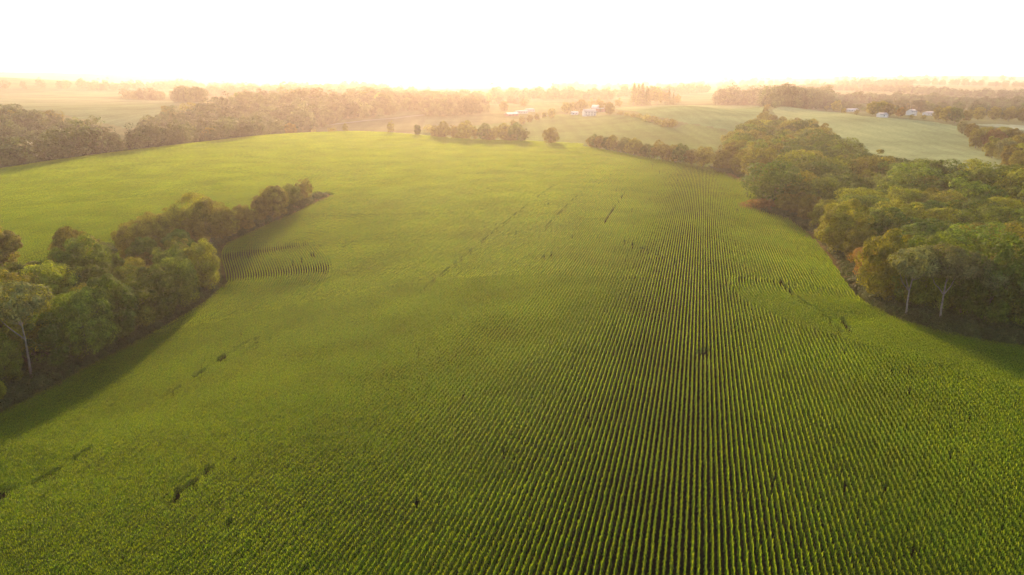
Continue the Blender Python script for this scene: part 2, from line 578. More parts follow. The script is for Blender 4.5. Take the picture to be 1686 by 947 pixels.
def proto(kind, lod, v):
    """(crown mesh, trunk mesh) built 16 m tall for broadleaf trees"""
    key = (kind, lod, v)
    if key in PROTO:
        return PROTO[key]
    rng = np.random.default_rng(abs(hash((('round', 'broad', 'tall', 'ragged', 'bare', 'bush', 'conifer').index(kind), lod, v))) % 99991)
    nl, per, leaf = {0: (64, 290, .50), 1: (38, 190, .78), 2: (22, 75, 1.25)}[lod]
    Hh = 16.0
    if kind == 'round':
        V, Fq, Cn = make_crown(rng, Hh, 12.0, .08, nl, per, leaf, 'round')
        tr = make_trunk(rng, Hh, .2, Cn, .26)
    elif kind == 'broad':
        V, Fq, Cn = make_crown(rng, Hh, 15.0, .12, nl, per, leaf, 'round')
        tr = make_trunk(rng, Hh, .25, Cn, .33)
    elif kind == 'tall':
        V, Fq, Cn = make_crown(rng, Hh, 8.4, .12, nl, int(per * .85), leaf, 'tall')
        tr = make_trunk(rng, Hh, .2, Cn, .22)
    elif kind == 'ragged':
        V, Fq, Cn = make_crown(rng, Hh, 10.5, .2, int(nl * .75), int(per * .75), leaf, 'ragged')
        tr = make_trunk(rng, Hh, .25, Cn, .22)
    elif kind == 'bare':       # high crown on a long bare forked trunk
        V, Fq, Cn = make_crown(rng, Hh, 8.5, .56, int(nl * .55), int(per * .65), leaf * .9, 'spread', core=.05)
        tr = make_trunk(rng, Hh, .56, Cn, .2, limbs=5, fork=True, n=8)
    elif kind == 'bush':       # 4 m tall
        Hh = 4.0
        V, Fq, Cn = make_crown(rng, Hh, 5.2, .02, max(10, nl // 3), max(30, per // 2), leaf * .62, 'round')
        tr = make_trunk(rng, Hh, .1, Cn, .07, limbs=4)
    else:                      # conifer, 16 m tall, whorls of drooping boughs
        P, Q = [], []
        nw = 26 if lod < 2 else 16
        for w in range(nw):
            t = w / (nw - 1)
            z = 1.2 + t * 14.6
            R = 3.4 * (1 - t) ** .8 + .12
            nb = int((10 if lod < 2 else 7) * (1 - .6 * t)) + 3
            for b in range(nb):
                a = 2 * math.pi * (b + rng.uniform(-.3, .3)) / nb + w
                Rb = R * rng.uniform(.7, 1.12)
                for s in np.linspace(.15, 1, 7):
                    P.append((math.cos(a) * Rb * s, math.sin(a) * Rb * s, z - .35 * Rb * s * s + rng.normal(0, .08)))
                    Q.append((math.cos(a) * .4 + rng.normal(0, .35), math.sin(a) * .4 + rng.normal(0, .35), 1))
        V, Fq = leaf_quads(np.array(P), np.array(Q), .95, rng)
        tr = MB()
        tr.tube([(0, 0, -.3), (0, 0, 4), (0, 0, 10), (0, 0, 15.6)], [.3, .24, .14, .03], 7)
    mc = mesh_np('crown', V, Fq, [M_LEAF])
    mt = tr.mesh('trunk', M_PALEBARK if kind == 'bare' else M_BARK, True)
    PROTO[key] = (mc, mt, Hh)
    return PROTO[key]


HUES = {  # leaf albedo
    'dark green': (.046, .074, .010), 'mid green': (.068, .102, .011), 'yellow-green': (.125, .145, .011),
    'olive': (.095, .096, .013), 'grey-green': (.085, .10, .036), 'russet-brown': (.12, .078, .024)}
TREES = []


def tree(p, h, kind='round', hue='mid green', wide=1.0, lod=None, v=None, name=None, cat='tree', rng=random):
    x, y = float(p[0]), float(p[1])
    r = math.hypot(x, y)
    if lod is None:
        lod = 0 if r < 330 else (1 if r < 800 else 2)
    v = rng.randrange(5) if v is None else v
    mc, mt, Hp = proto(kind, lod, v)
    s = h / Hp
    nm = name or {'conifer': 'spruce_tree', 'bush': 'bush', 'bare': 'bare_trunk_tree'}.get(kind, 'broadleaf_tree')
    o = bpy.data.objects.new(nm, None)
    o.empty_display_size = .5
    COL.objects.link(o)
    z = float(terrain(x, y))
    o.location = (x, y, z - .05)
    o.rotation_euler = (0, 0, rng.uniform(0, 6.283))
    o.scale = (s * wide, s * wide, s)
    c = obj('crown', mc, o)
    b = HUES[hue]
    j = rng.uniform(.95, 1.32)
    c.color = (b[0] * j * 1.14, b[1] * j * .95 * rng.uniform(.96, 1.04), b[2] * j, 1)
    obj('trunk', mt, o)
    o['category'] = cat
    px, py = project(x, y, z + h * .6)
    rec = dict(o=o, x=x, y=y, h=h, kind=kind, hue=hue, px=px, py=py, r=r, wide=wide)
    TREES.append(rec)
    return rec


# ------------------------------------------------------------------ ground sheet
def build_ground():
    naz, A0 = 1060, rad(66)
    az = np.linspace(-A0, A0, naz)
    rr = [4.0]
    while rr[-1] < 13000:
        r = rr[-1]
        rr.append(r + max(1.2, min(r * .011, 60 if r < 6000 else 300)))
    rr = np.array(rr)
    R, A = np.meshgrid(rr, az, indexing='ij')
    X, Y = R * np.sin(A), R * np.cos(A)
    Z = terrain(X, Y)
    nr = len(rr)
    x, y = X.ravel(), Y.ravel()
    D = np.interp(A.ravel(), _az, _cd)
    r = R.ravel()
    C = np.empty((len(x), 4), np.float32)
    # far patchwork of fields
    g = np.floor(x / 420 + .35 * np.sin(y / 700)) * 7.31 + np.floor(y / 330 + .3 * np.sin(x / 500)) * 3.17
    k = np.modf(np.abs(np.sin(g * 12.9898) * 43758.5453))[0]
    C[:, :3] = np.array([.075, .085, .03]) + np.outer(k, [.06, .035, .018])
    C[:, 3] = 1
    region = np.zeros(len(x), int)
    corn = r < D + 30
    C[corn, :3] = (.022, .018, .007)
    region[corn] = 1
    names = ['left', 'pasture', 'hill', 'light', 'right', 'strip', 'mid', 'centre']
    for i, nme in enumerate(names):
        m = inside(x, y, FIELDS[nme]) & (r > 300)
        C[m, :3] = COVER[nme]
        region[m] = 2 if nme in ('pasture', 'mid', 'centre') else 3
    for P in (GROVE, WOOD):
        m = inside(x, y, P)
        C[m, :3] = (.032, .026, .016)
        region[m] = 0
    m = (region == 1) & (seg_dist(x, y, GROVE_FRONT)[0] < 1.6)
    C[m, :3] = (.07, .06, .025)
    V = np.c_[x, y, Z.ravel()]
    idx = np.arange(nr * naz).reshape(nr, naz)
    Fq = np.stack([idx[:-1, :-1], idx[:-1, 1:], idx[1:, 1:], idx[1:, :-1]], -1).reshape(-1, 4)[:, ::-1]
    fr = region[Fq[:, 0]]
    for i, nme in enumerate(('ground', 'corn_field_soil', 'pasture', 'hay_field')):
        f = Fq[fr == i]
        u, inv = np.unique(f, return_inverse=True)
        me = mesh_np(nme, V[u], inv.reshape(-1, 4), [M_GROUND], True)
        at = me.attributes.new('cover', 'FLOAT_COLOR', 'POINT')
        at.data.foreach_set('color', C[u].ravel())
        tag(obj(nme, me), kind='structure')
    # gravel road ribbon
    P = ROAD
    t = np.linspace(0, 1, 60)
    L = np.linspace(0, len(P) - 1, 60)
    qx, qy = np.interp(L, range(len(P)), P[:, 0]), np.interp(L, range(len(P)), P[:, 1])
    dx, dy = np.gradient(qx), np.gradient(qy)
    n = np.hypot(dx, dy)
    w = 3.0
    ax, ay, bx, by = qx - dy / n * w, qy + dx / n * w, qx + dy / n * w, qy - dx / n * w
    V = np.empty((120, 3))
    V[0::2] = np.c_[ax, ay, terrain(ax, ay) + .25]
    V[1::2] = np.c_[bx, by, terrain(bx, by) + .25]
    Fq = [(2 * i, 2 * i + 1, 2 * i + 3, 2 * i + 2) for i in range(59)]
    tag(obj('road', mesh_np('road', V, Fq, [M_ROAD])), kind='structure')


build_ground()


# ------------------------------------------------------------------ scattering of uncountable plants
def scatter(name, pts, rotz, scl, idx, protos):
    me = bpy.data.meshes.new(name)
    n = len(pts)
    me.vertices.add(n)
    me.vertices.foreach_set('co', np.asarray(pts, np.float32).ravel())
    a = me.attributes.new('spin', 'FLOAT_VECTOR', 'POINT')
    rv = np.zeros((n, 3), np.float32)
    rv[:, 2] = rotz
    a.data.foreach_set('vector', rv.ravel())
    a = me.attributes.new('size', 'FLOAT_VECTOR', 'POINT')
    a.data.foreach_set('vector', np.asarray(scl, np.float32).ravel())
    a = me.attributes.new('variant', 'INT', 'POINT')
    a.data.foreach_set('value', np.asarray(idx, np.int32))
    o = obj(name, me)
    cl = bpy.data.collections.new(name + '_sources')
    for p in protos:
        cl.objects.link(p)
    ng = bpy.data.node_groups.new(name + '_scatter', 'GeometryNodeTree')
    ng.interface.new_socket('Geometry', in_out='INPUT', socket_type='NodeSocketGeometry')
    ng.interface.new_socket('Geometry', in_out='OUTPUT', socket_type='NodeSocketGeometry')
    gi, go = ng.nodes.new('NodeGroupInput'), ng.nodes.new('NodeGroupOutput')
    ci = ng.nodes.new('GeometryNodeCollectionInfo')
    ci.inputs['Collection'].default_value = cl
    ci.inputs['Separate Children'].default_value = True
    ci.inputs['Reset Children'].default_value = True
    ip = ng.nodes.new('GeometryNodeInstanceOnPoints')
    ip.inputs['Pick Instance'].default_value = True

    def attr(nm, t):
        q = ng.nodes.new('GeometryNodeInputNamedAttribute')
        q.data_type = t
        q.inputs['Name'].default_value = nm
        return q.outputs['Attribute']
    L = ng.links.new
    L(gi.outputs[0], ip.inputs['Points'])
    L(ci.outputs[0], ip.inputs['Instance'])
    L(attr('variant', 'INT'), ip.inputs['Instance Index'])
    e = ng.nodes.new('FunctionNodeEulerToRotation')
    L(attr('spin', 'FLOAT_VECTOR'), e.inputs[0])
    L(e.outputs[0], ip.inputs['Rotation'])
    L(attr('size', 'FLOAT_VECTOR'), ip.inputs['Scale'])
    L(ip.outputs[0], go.inputs[0])
    md = o.modifiers.new('scatter', 'NODES')
    md.node_group = ng
    o['kind'] = 'stuff'
    return o


# ------------------------------------------------------------------ corn
def corn_piece(rng, length, plants_per_m, leaves, segs, lw, tas, tw, name):
    """a piece of one row, along +Y, plants 2.3 m tall with arching leaves"""
    V, Fq, Fm = [], [], []
    n = max(2, int(length * plants_per_m))
    for i in range(n):
        y = (i + .5) / n * length - length / 2 + rng.normal(0, .03)
        x = rng.normal(0, .025)
        h = 1.9 * rng.uniform(.9, 1.08)
        a0 = math.pi / 2 + rng.normal(0, .45)
        for k in range(leaves):
            t = (k + .5) / leaves
            z0 = h * (.38 + .60 * t)
            a = a0 + k * math.pi + rng.normal(0, .55)
            ln = (.41 - .19 * t) * rng.uniform(.8, 1.15)
            up = .35 + 1.0 * t + rng.normal(0, .15)
            d = np.array([math.cos(a) * .8, math.sin(a)])
            sd = np.array([-d[1], d[0]])
            w = lw * rng.uniform(.8, 1.25)
            tilt = rng.normal(0, .35)
            pts = []
            for s in range(segs + 1):
                q = s / segs
                rr = ln * (q * .95)
                zz = z0 + ln * (up * q - 1.15 * q * q * (1 - .25 * t))
                ww = w * (1 - q) ** .6 * (.65 + .5 * min(1, q * 3)) * .5 + .004
                for sg in (-1, 1):
                    pts.append((x + d[0] * rr + sd[0] * ww * sg, y + d[1] * rr + sd[1] * ww * sg, zz + sg * ww * tilt))
            b = len(V)
            V += pts
            Fq += [(b + 2 * s, b + 2 * s + 1, b + 2 * s + 3, b + 2 * s + 2) for s in range(segs)]
            Fm += [0] * segs
        for k in range(tas):
            a = rng.uniform(0, 6.28)
            sp = rng.uniform(.02, .13)
            tl = rng.uniform(.2, .34)
            b = len(V)
            ww = tw * .5
            ca, sa = math.cos(a), math.sin(a)
            q = rng.uniform(0, 6.28)
            cq, sq = math.cos(q) * ww, math.sin(q) * ww
            V += [(x - cq, y - sq, h - .05), (x + cq, y + sq, h - .05), (x + ca * sp + cq, y + sa * sp + sq, h + tl), (x + ca * sp - cq, y + sa * sp - sq, h + tl)]
            Fq.append((b, b + 1, b + 2, b + 3))
            Fm.append(1)
    me = mesh_np('corn_piece', V, Fq, [M_CORN, M_TASSEL], face_mat=Fm)
    return bpy.data.objects.new(name, me)


def resample(P, step):
    d = np.r_[0, np.cumsum(np.hypot(*np.diff(P, axis=0).T))]
    m = max(2, int(d[-1] / step))
    s = (np.arange(m) + .5) * step
    s = s[s < d[-1]]
    q = np.c_[np.interp(s, d, P[:, 0]), np.interp(s, d, P[:, 1])]
    e = np.c_[np.interp(s + .2, d, P[:, 0]), np.interp(s + .2, d, P[:, 1])]
    b = np.c_[np.interp(s - .2, d, P[:, 0]), np.interp(s - .2, d, P[:, 1])]
    return q, np.arctan2(-(e - b)[:, 0], (e - b)[:, 1])


def smooth_line(P, step, w):
    d = np.r_[0, np.cumsum(np.hypot(*np.diff(P, axis=0).T))]
    s = np.arange(0, d[-1], step)
    q = np.c_[np.interp(s, d, P[:, 0]), np.interp(s, d, P[:, 1])]
    k = np.hanning(2 * w + 1)
    k /= k.sum()
    pad = np.pad(q, ((w, w), (0, 0)), mode='reflect', reflect_type='odd')
    return np.c_[np.convolve(pad[:, 0], k, 'valid'), np.convolve(pad[:, 1], k, 'valid')]


SP_ROW = .76
LODS = [(45, 185, 1.2), (185, 350, 3.0), (350, 760, 6.0)]
_d = ray(1160, 122)
ROWDIR = np.array([_d[0], _d[1]]) / math.hypot(_d[0], _d[1])
ROWN = np.array([ROWDIR[1], -ROWDIR[0]])
LEFT_BAND, EDGE_GAP = 34.0, 2.6


def build_corn():
    gf = smooth_line(GROVE_FRONT, .5, 9)
    gfs = smooth_line(GROVE_FRONT, .5, 24)
    wf = smooth_line(WOOD_FRONT, .5, 9)

    def in_field(x, y):
        r = np.hypot(x, y)
        az = np.arctan2(x, y)
        D = np.interp(az, _az, _cd)
        ok = (np.abs(az) < rad(44)) & (r > 40)
        ok &= ~inside(x, y, GROVE) & ~inside(x, y, WOOD)
        # keep to the near side of the hedge and wood edge
        ok &= r < np.where(az < AZ_H, D + 25, 1e9)
        m = az >= AZ_H
        if m.any():
            ok[m] &= inside(x[m], y[m], NEARSIDE)
        ok &= seg_dist(x, y, gf[::6])[0] > EDGE_GAP
        ok &= (seg_dist(x, y, wf[::6])[0] > EDGE_GAP)
        return ok
    p = WOOD_FRONT[0]
    AZ_H = math.atan2(p[0], p[1])
    NEARSIDE = np.vstack([[(0, 0)], [(p[0], p[1])], WOOD_FRONT[1:], [(400, 60), (300, 0)]])
    out = []      # x y rot lod
    # main rows
    ts = np.arange(-520, 420, SP_ROW)
    trams = [hit(*q) for q in ((840, 366), (940, 340), (1020, 336))]
    tram_t = [float(np.dot(q, ROWN)) for q in trams]
    for li, (r0, r1, ln) in enumerate(LODS):
        s = np.arange(0, 900, ln)
        T, Sg = np.meshgrid(ts, s, indexing='ij')
        Sg = Sg + RNG.uniform(0, ln, (len(ts), 1))
        wob = .10 * np.sin(Sg * .02 + T * .05) + RNG.normal(0, .03, T.shape)
        x = (T + wob) * ROWN[0] + Sg * ROWDIR[0]
        y = (T + wob) * ROWN[1] + Sg * ROWDIR[1]
        Tm = T.ravel()
        x, y = x.ravel(), y.ravel()
        r = np.hypot(x, y)
        az = np.arctan2(x, y)
        m = (r >= r0 - ln * .5) & (r < r1) & (np.abs(az) < rad(44)) & (y > 0)
        x, y, Tm = x[m], y[m], Tm[m]
        m = in_field(x, y)
        x, y, Tm = x[m], y[m], Tm[m]
        m = ~inside(x, y, HEADLAND)
        d, par = seg_dist(x, y, gfs[::6])
        m &= ~((d < LEFT_BAND) & (par < .93) & inside(x, y, FRONTSIDE))
        rr = np.hypot(x, y)
        for tt, (ra, rb_) in zip(tram_t, ((175, 345), (245, 335), (255, 330))):
            m &= ~((np.abs(Tm - tt) < SP_ROW * .5) & (rr > ra) & (rr < rb_) & (RNG.random(len(Tm)) < .55))
        x, y = x[m], y[m]
        rot = np.full(len(x), math.atan2(-ROWDIR[0], ROWDIR[1]))
        out.append(np.c_[x, y, rot, np.full(len(x), li)])
    # rows that follow the edges
    def offset_rows(line, side, dmax, keep):
        t = np.gradient(line, axis=0)
        t /= np.hypot(t[:, 0], t[:, 1])[:, None]
        nn = np.c_[t[:, 1], -t[:, 0]] * side
        k = EDGE_GAP + .2
        while k < dmax:
            q = line + nn * k
            for li, (r0, r1, ln) in enumerate(LODS):
                ln = min(ln, 3.0)
                c, rot = resample(q, ln)
                r = np.hypot(c[:, 0], c[:, 1])
                m = (r >= r0 - ln * .6) & (r < r1)
                c, rot = c[m], rot[m]
                if not len(c):
                    continue
                d, par = seg_dist(c[:, 0], c[:, 1], line[::4])
                m = (d > k - .35) & keep(c[:, 0], c[:, 1], par) & in_field(c[:, 0], c[:, 1])
                c, rot = c[m], rot[m]
                out.append(np.c_[c, rot, np.full(len(c), min(li, 1))])
            k += SP_ROW
    offset_rows(gfs, 1, LEFT_BAND, lambda x, y, par: par < .93)
    offset_rows(wf, -1 if WSIDE < 0 else 1, 60, lambda x, y, par: inside(x, y, HEADLAND))
    P = np.vstack(out)
    # gaps where plants failed
    keep = RNG.random(len(P)) > .002
    gaps = [((62, 810), (84, 799), .8), ((84, 799), (101, 788), .5), ((124, 773), (138, 765), .45), ((138, 765), (153, 751), .55), ((283, 852), (296, 834), .4), ((292, 829), (300, 835), .4),
            ((296, 834), (320, 813), .45), ((345, 793), (350, 788), .8), ((274, 667), (286, 661), .6), ((288, 658), (301, 650), .5), ((322, 634), (338, 622), .6), ((362, 606), (372, 597), .9),
            ((390, 584), (426, 568), .6), ((408, 590), (426, 576), .4), ((1154, 596), (1161, 590), 1.1), ((1284, 468), (1300, 492), .34), ((1300, 492), (1328, 512), .36),
            ((1328, 512), (1352, 524), .45), ((1352, 524), (1384, 562), .4), ((1384, 536), (1402, 562), .4), ((1465, 626), (1469, 627), .6), ((1493, 627), (1498, 628), .6),
            ((1352, 524), (1420, 530), .42), ((1020, 402), (1060, 420), .36), ((1060, 420), (1130, 450), .36),
            ((484, 440), (500, 434), .4), ((505, 425), (530, 428), .4)]
    for a, b, w in gaps:
        d, _ = seg_dist(P[:, 0], P[:, 1], [hit(*a), hit(*b)])
        keep &= d > w
    P = P[keep]
    z = terrain(P[:, 0], P[:, 1])
    n = len(P)
    protos, first = [], []
    spec = [(6, 5.8, 11, 4, .095, 3, .02), (5, 4.8, 9, 2, .13, 2, .04), (4, 3.6, 7, 2, .19, 2, .06)]
    c = 0
    for li, (nv, ppm, lv, sg, lw, tas, tw) in enumerate(spec):
        first.append(c)
        for v in range(nv):
            protos.append(corn_piece(np.random.default_rng(500 + c), LODS[li][2], ppm, lv, sg, lw, tas, tw, 'corn_row.%03d' % (c + 1)))
            c += 1
    li = P[:, 3].astype(int)
    nv = np.array([q[0] for q in spec])
    idx = np.array(first)[li] + (RNG.random(n) * nv[li]).astype(int)
    # growth varies across the field
    gz = 1 + .07 * np.sin(P[:, 0] * .06 + 1.3) * np.sin(P[:, 1] * .045) + RNG.normal(0, .03, n)
    gx = 1 + RNG.normal(0, .05, n)
    flip = (RNG.random(n) > .5) * math.pi
    o = scatter('corn_crop', np.c_[P[:, 0], P[:, 1], z], P[:, 2] + flip, np.c_[gx, np.ones(n), gz], idx, protos)
    tag(o, 'rows of tall green corn covering the wide rolling field', 'corn')
    print('corn pieces', n, np.bincount(li))


# which side of the grove's front edge the field lies on
FRONTSIDE = np.vstack([GROVE_FRONT, [(300, 500), (300, 0), (-200, 0)]])
WSIDE = 1
build_corn()


# ------------------------------------------------------------------ trees
HL = ['dark green', 'mid green', 'yellow-green', 'olive', 'grey-green']


def fill(poly, spacing, existing, rng, tries=9000, pred=None):
    P = list(existing)
    lo, hi = poly.min(0), poly.max(0)
    new = []
    for _ in range(tries):
        q = np.array([rng.uniform(lo[0], hi[0]), rng.uniform(lo[1], hi[1])])
        if not inside(q[0:1], q[1:2], poly)[0]:
            continue
        if pred is not None and not pred(q):
            continue
        A = np.array(P) if P else np.zeros((0, 2))
        if len(A) and np.min(np.hypot(*(A - q).T)) < spacing:
            continue
        P.append(q)
        new.append(q)
    return new


def along(P, step, inset, side, jit, rng):
    q, _ = resample(smooth_line(np.asarray(P), .5, 6), step)
    t = np.gradient(q, axis=0)
    t /= np.hypot(t[:, 0], t[:, 1])[:, None]
    n = np.c_[t[:, 1], -t[:, 0]] * side
    return [a + b * (inset + rng.uniform(0, jit)) + rng.normal(0, .6, 2) for a, b in zip(q, n)]


ORD = ['first', 'second', 'third', 'fourth', 'fifth', 'sixth', 'seventh', 'eighth', 'ninth', 'tenth', 'eleventh', 'twelfth', 'thirteenth',
       'fourteenth', 'fifteenth', 'sixteenth', 'seventeenth', 'eighteenth', 'nineteenth', 'twentieth']
_T = ['twenty', 'thirty', 'forty', 'fifty', 'sixty', 'seventy', 'eighty', 'ninety']
for d, nm in enumerate(_T):
    for u in range(0 if d else 1, 10):
        ORD.append((nm[:-1] + 'ieth') if u == 0 else nm + '-' + ORD[u - 1])
SHAPE = {'round': 'rounded', 'broad': 'broad', 'tall': 'narrow', 'ragged': 'ragged', 'bare': 'bare-trunked', 'bush': 'low', 'conifer': 'pointed'}


def name_rank(recs, where, group, key=None):
    """one label each, counted in the order they stand"""
    recs = sorted(recs, key=key or (lambda r: r['px']))
    for i, r in enumerate(recs):
        what = {'bush': 'bush', 'conifer': 'spruce'}.get(r['kind'], 'tree')
        tag(r['o'], '%s %s %s, %s %s' % (SHAPE[r['kind']], r['hue'], what, ORD[i], where), group=group)


prng = random.Random(5)
nrg = np.random.default_rng(21)

# --- the grove on the near side
gr_front, gr_mid, gr_back = [], [], []
tips = [(446, 305, 366, 1.0, 'tall', 'olive'), (430, 318, 372, .9, 'ragged', 'olive')]
spec_front = [  # px of crown centre, photo y of the foot, height, kind, hue
    (455, 364, 15.5, 'tall', 'olive', 1.15), (430, 372, 13, 'tall', 'olive', .9), (402, 384, 11.0, 'round', 'olive', .95), (378, 396, 13.5, 'tall', 'yellow-green', 1.05),
    (350, 402, 15, 'broad', 'olive', .85), (322, 418, 12, 'round', 'olive', 1), (300, 436, 12, 'round', 'mid green', 1),
    (338, 484, 16.0, 'round', 'yellow-green', .80), (300, 512, 14.5, 'broad', 'mid green', .75), (262, 536, 16, 'round', 'dark green', .95), (228, 556, 15, 'ragged', 'mid green', 1.1),
    (190, 574, 18, 'round', 'dark green', .9), (148, 592, 17, 'broad', 'mid green', .8), (100, 606, 13, 'ragged', 'dark green', 1.0), (10, 640, 12, 'round', 'mid green', .9)]
for px, py, h, k, hu, w in spec_front:
    p = hit(px, py)
    gr_front.append(tree(p, h, k, hu, w, rng=prng))
special = tree(hit(52, 626), 21, 'bare', 'grey-green', 1.0, v=0, rng=prng)
tag(special['o'], 'tall slender tree with a long pale bare trunk at the edge of the grove', group='trees of the grove in the draw')
edge_l = tree(hit(-8, 670), 6.0, 'round', 'yellow-green', 1.0, rng=prng)
tag(edge_l['o'], 'small yellow-green tree cut by the frame below the pale bare trunk', group='trees of the grove in the draw')
back_spec = [(6, 448, 15, 'tall', 'olive', 1.3), (130, 470, 17.5, 'round', 'olive', .85), (175, 462, 12, 'ragged', 'grey-green', 1), (228, 436, 14, 'broad', 'olive', .85),
             (262, 425, 15, 'round', 'olive', 1.0), (290, 412, 15, 'round', 'yellow-green', .9), (330, 398, 17, 'broad', 'yellow-green', .85), (75, 488, 10, 'ragged', 'grey-green', 1.1), (40, 500, 11, 'round', 'dark green', 1)]
for px, py, h, k, hu, w in back_spec:
    gr_back.append(tree(hit(px, py), h, k, hu, w, rng=prng))
ex = [(r['x'], r['y']) for r in TREES]
inner = np.array(GROVE)
for q in fill(inner, 8.0, ex, prng, 4000):
    d = seg_dist(q[0:1], q[1:2], GROVE_FRONT)[0][0]
    if d < 5.0 or q[0] < -150:
        continue
    h = prng.uniform(12.5, 18) * (1 if q[1] < 190 else .8)
    k = prng.choice(['round', 'round', 'broad', 'ragged'])
    gr_mid.append(tree(q, h, k, prng.choice(['mid green', 'olive', 'yellow-green', 'dark green', 'mid green']), prng.uniform(.8, 1.0), rng=prng))
name_rank(gr_front, "from the tip on the grove's corn edge", 'trees of the grove in the draw', key=lambda r: -r['px'])
name_rank(gr_back, "from the frame along the grove's far side", 'trees of the grove in the draw')
name_rank(gr_mid, "from the frame inside the grove's canopy", 'trees of the grove in the draw')

# --- the large wood
wd_front, wd_mid, wd_deep = [], [], []
wspec = [  # px, foot y, height, kind, hue, width
    (1190, 283, 13, 'round', 'olive', 1.1), (1222, 293, 15, 'broad', 'olive', .95), (1258, 312, 16, 'round', 'olive', 1), (1290, 330, 15, 'round', 'dark green', 1.0),
    (1262, 352, 6.5, 'ragged', 'russet-brown', 1.3), (1234, 347, 4, 'bush', 'russet-brown', 1.3), (1248, 349, 5, 'bush', 'russet-brown', 1.3), (1290, 356, 9.5, 'ragged', 'olive', 1.3), (1312, 362, 11, 'ragged', 'olive', 1.1), (1330, 372, 13, 'round', 'olive', .9),
    (1352, 388, 16, 'tall', 'yellow-green', 1.1), (1384, 428, 20, 'round', 'yellow-green', 1.0), (1422, 470, 12, 'ragged', 'russet-brown', .8), (1408, 446, 14, 'ragged', 'olive', .8),
    (1452, 505, 19.5, 'round', 'yellow-green', .82), (1520, 520, 20, 'broad', 'mid green', .8), (1640, 545, 22, 'round', 'dark green', .85),
    (1580, 535, 16, 'ragged', 'dark green', .95), (1700, 556, 20, 'round', 'mid green', .9), (1760, 570, 20, 'broad', 'dark green', .9)]
for px, py, h, k, hu, w in wspec:
    wd_front.append(tree(hit(px, py), h, k, hu, w, rng=prng))
for px, py, h, v, lab in ((1490, 532, 17.5, 1, 'leaning pale-trunked tree with a forked bare stem at the front of the wood'),
                          (1546, 541, 18.5, 2, 'tree on two curving pale stems standing before the dark wood interior'),
                          (1612, 543, 15.5, 3, 'spreading grey-barked tree with low forked limbs at the front of the wood'),
                          (1588, 532, 13, 4, 'thin straight bare-stemmed tree between the curving and the spreading pale trunks')):
    rc = tree(hit(px, py), h, 'bare', 'grey-green', 1.0, v=v, rng=prng)
    tag(rc['o'], lab, group='bare-trunked trees at the wood front')
ex = [(r['x'], r['y']) for r in TREES]
W2 = np.vstack([WOOD])
cand = fill(W2, 13.2, ex, prng, 14000, pred=lambda q: math.atan2(q[0], q[1]) < rad(39.5))
for q in cand:
    d = seg_dist(q[0:1], q[1:2], WOOD_FRONT)[0][0]
    if d < 6:
        continue
    h = prng.uniform(15, 20)
    k = prng.choice(['round', 'broad', 'broad', 'round', 'ragged'])
    hu = prng.choice(['mid green', 'mid green', 'olive', 'yellow-green', 'dark green'])
    rc = tree(q, h, k, hu, prng.uniform(1.15, 1.4), rng=prng)
    (wd_mid if d < 24 else wd_deep).append(rc)
name_rank(wd_front, "from the hedge along the wood's corn edge", 'trees of the large wood', key=lambda r: seg_dist(np.array([r['x']]), np.array([r['y']]), WOOD_FRONT)[1][0])
name_rank(wd_mid, "from the hedge in the wood's second line", 'trees of the large wood', key=lambda r: seg_dist(np.array([r['x']]), np.array([r['y']]), WOOD_FRONT)[1][0])
for r in wd_deep:
    tag(r['o'], '%s %s tree deep in the closed canopy of the large wood' % (SHAPE[r['kind']], r['hue']), group='trees of the large wood')

# --- hedge at the far corner of the corn
hedge = []
for q in along(WOOD_FRONT[:5], 7.0, 3.0, -1, 2.0, nrg):
    hedge.append(tree(q, prng.uniform(8.5, 12.5), prng.choice(['round', 'broad', 'ragged']), prng.choice(['olive', 'dark green', 'olive']), prng.uniform(.85, 1.1), lod=1, rng=prng))
name_rank(hedge, "along the hedge at the corn's far corner", 'trees of the hedge beyond the corn')

# --- trees and bushes on the crest
crest = []
for px, ytop, h, k, hu, w in ((516, 213, 4.5, 'bush', 'olive', .9), (546, 211, 5.5, 'bush', 'olive', 1.0), (568, 206, 9, 'ragged', 'olive', .8), (643, 204, 12, 'ragged', 'olive', .7), (687, 209, 12, 'tall', 'dark green', .9),
                              (715, 213, 11, 'round', 'olive', .85), (730, 204, 15, 'broad', 'olive', .7), (747, 211, 12, 'ragged', 'olive', 1.0), (766, 203, 16, 'broad', 'olive', .8), (782, 212, 12, 'ragged', 'olive', .9), (797, 204, 15, 'round', 'dark green', .95), (814, 210, 13, 'ragged', 'olive', .95),
                            (830, 204, 15, 'round', 'olive', 1.0), (850, 203, 16, 'broad', 'dark green', .85), (864, 214, 11, 'ragged', 'dark green', .9), (724, 224, 6, 'bush', 'olive', 1.2), (758, 224, 6, 'bush', 'olive', 1.2), (806, 224, 6, 'bush', 'olive', 1.2), (840, 226, 6, 'bush', 'olive', 1.2),
                            (705, 207, 7, 'bush', 'olive', 1.0)):
    crest.append(tree(hit(px, ytop, h, 22), h, k, hu, w, lod=1, rng=prng))
name_rank(crest, "across behind the corn's crest", 'trees behind the crest')
rc = tree(hit(907, 212, 13), 13, 'broad', 'olive', .95, lod=1, rng=prng)
tag(rc['o'], 'lone rounded dark bush-like tree between the crest trees and the hedge')

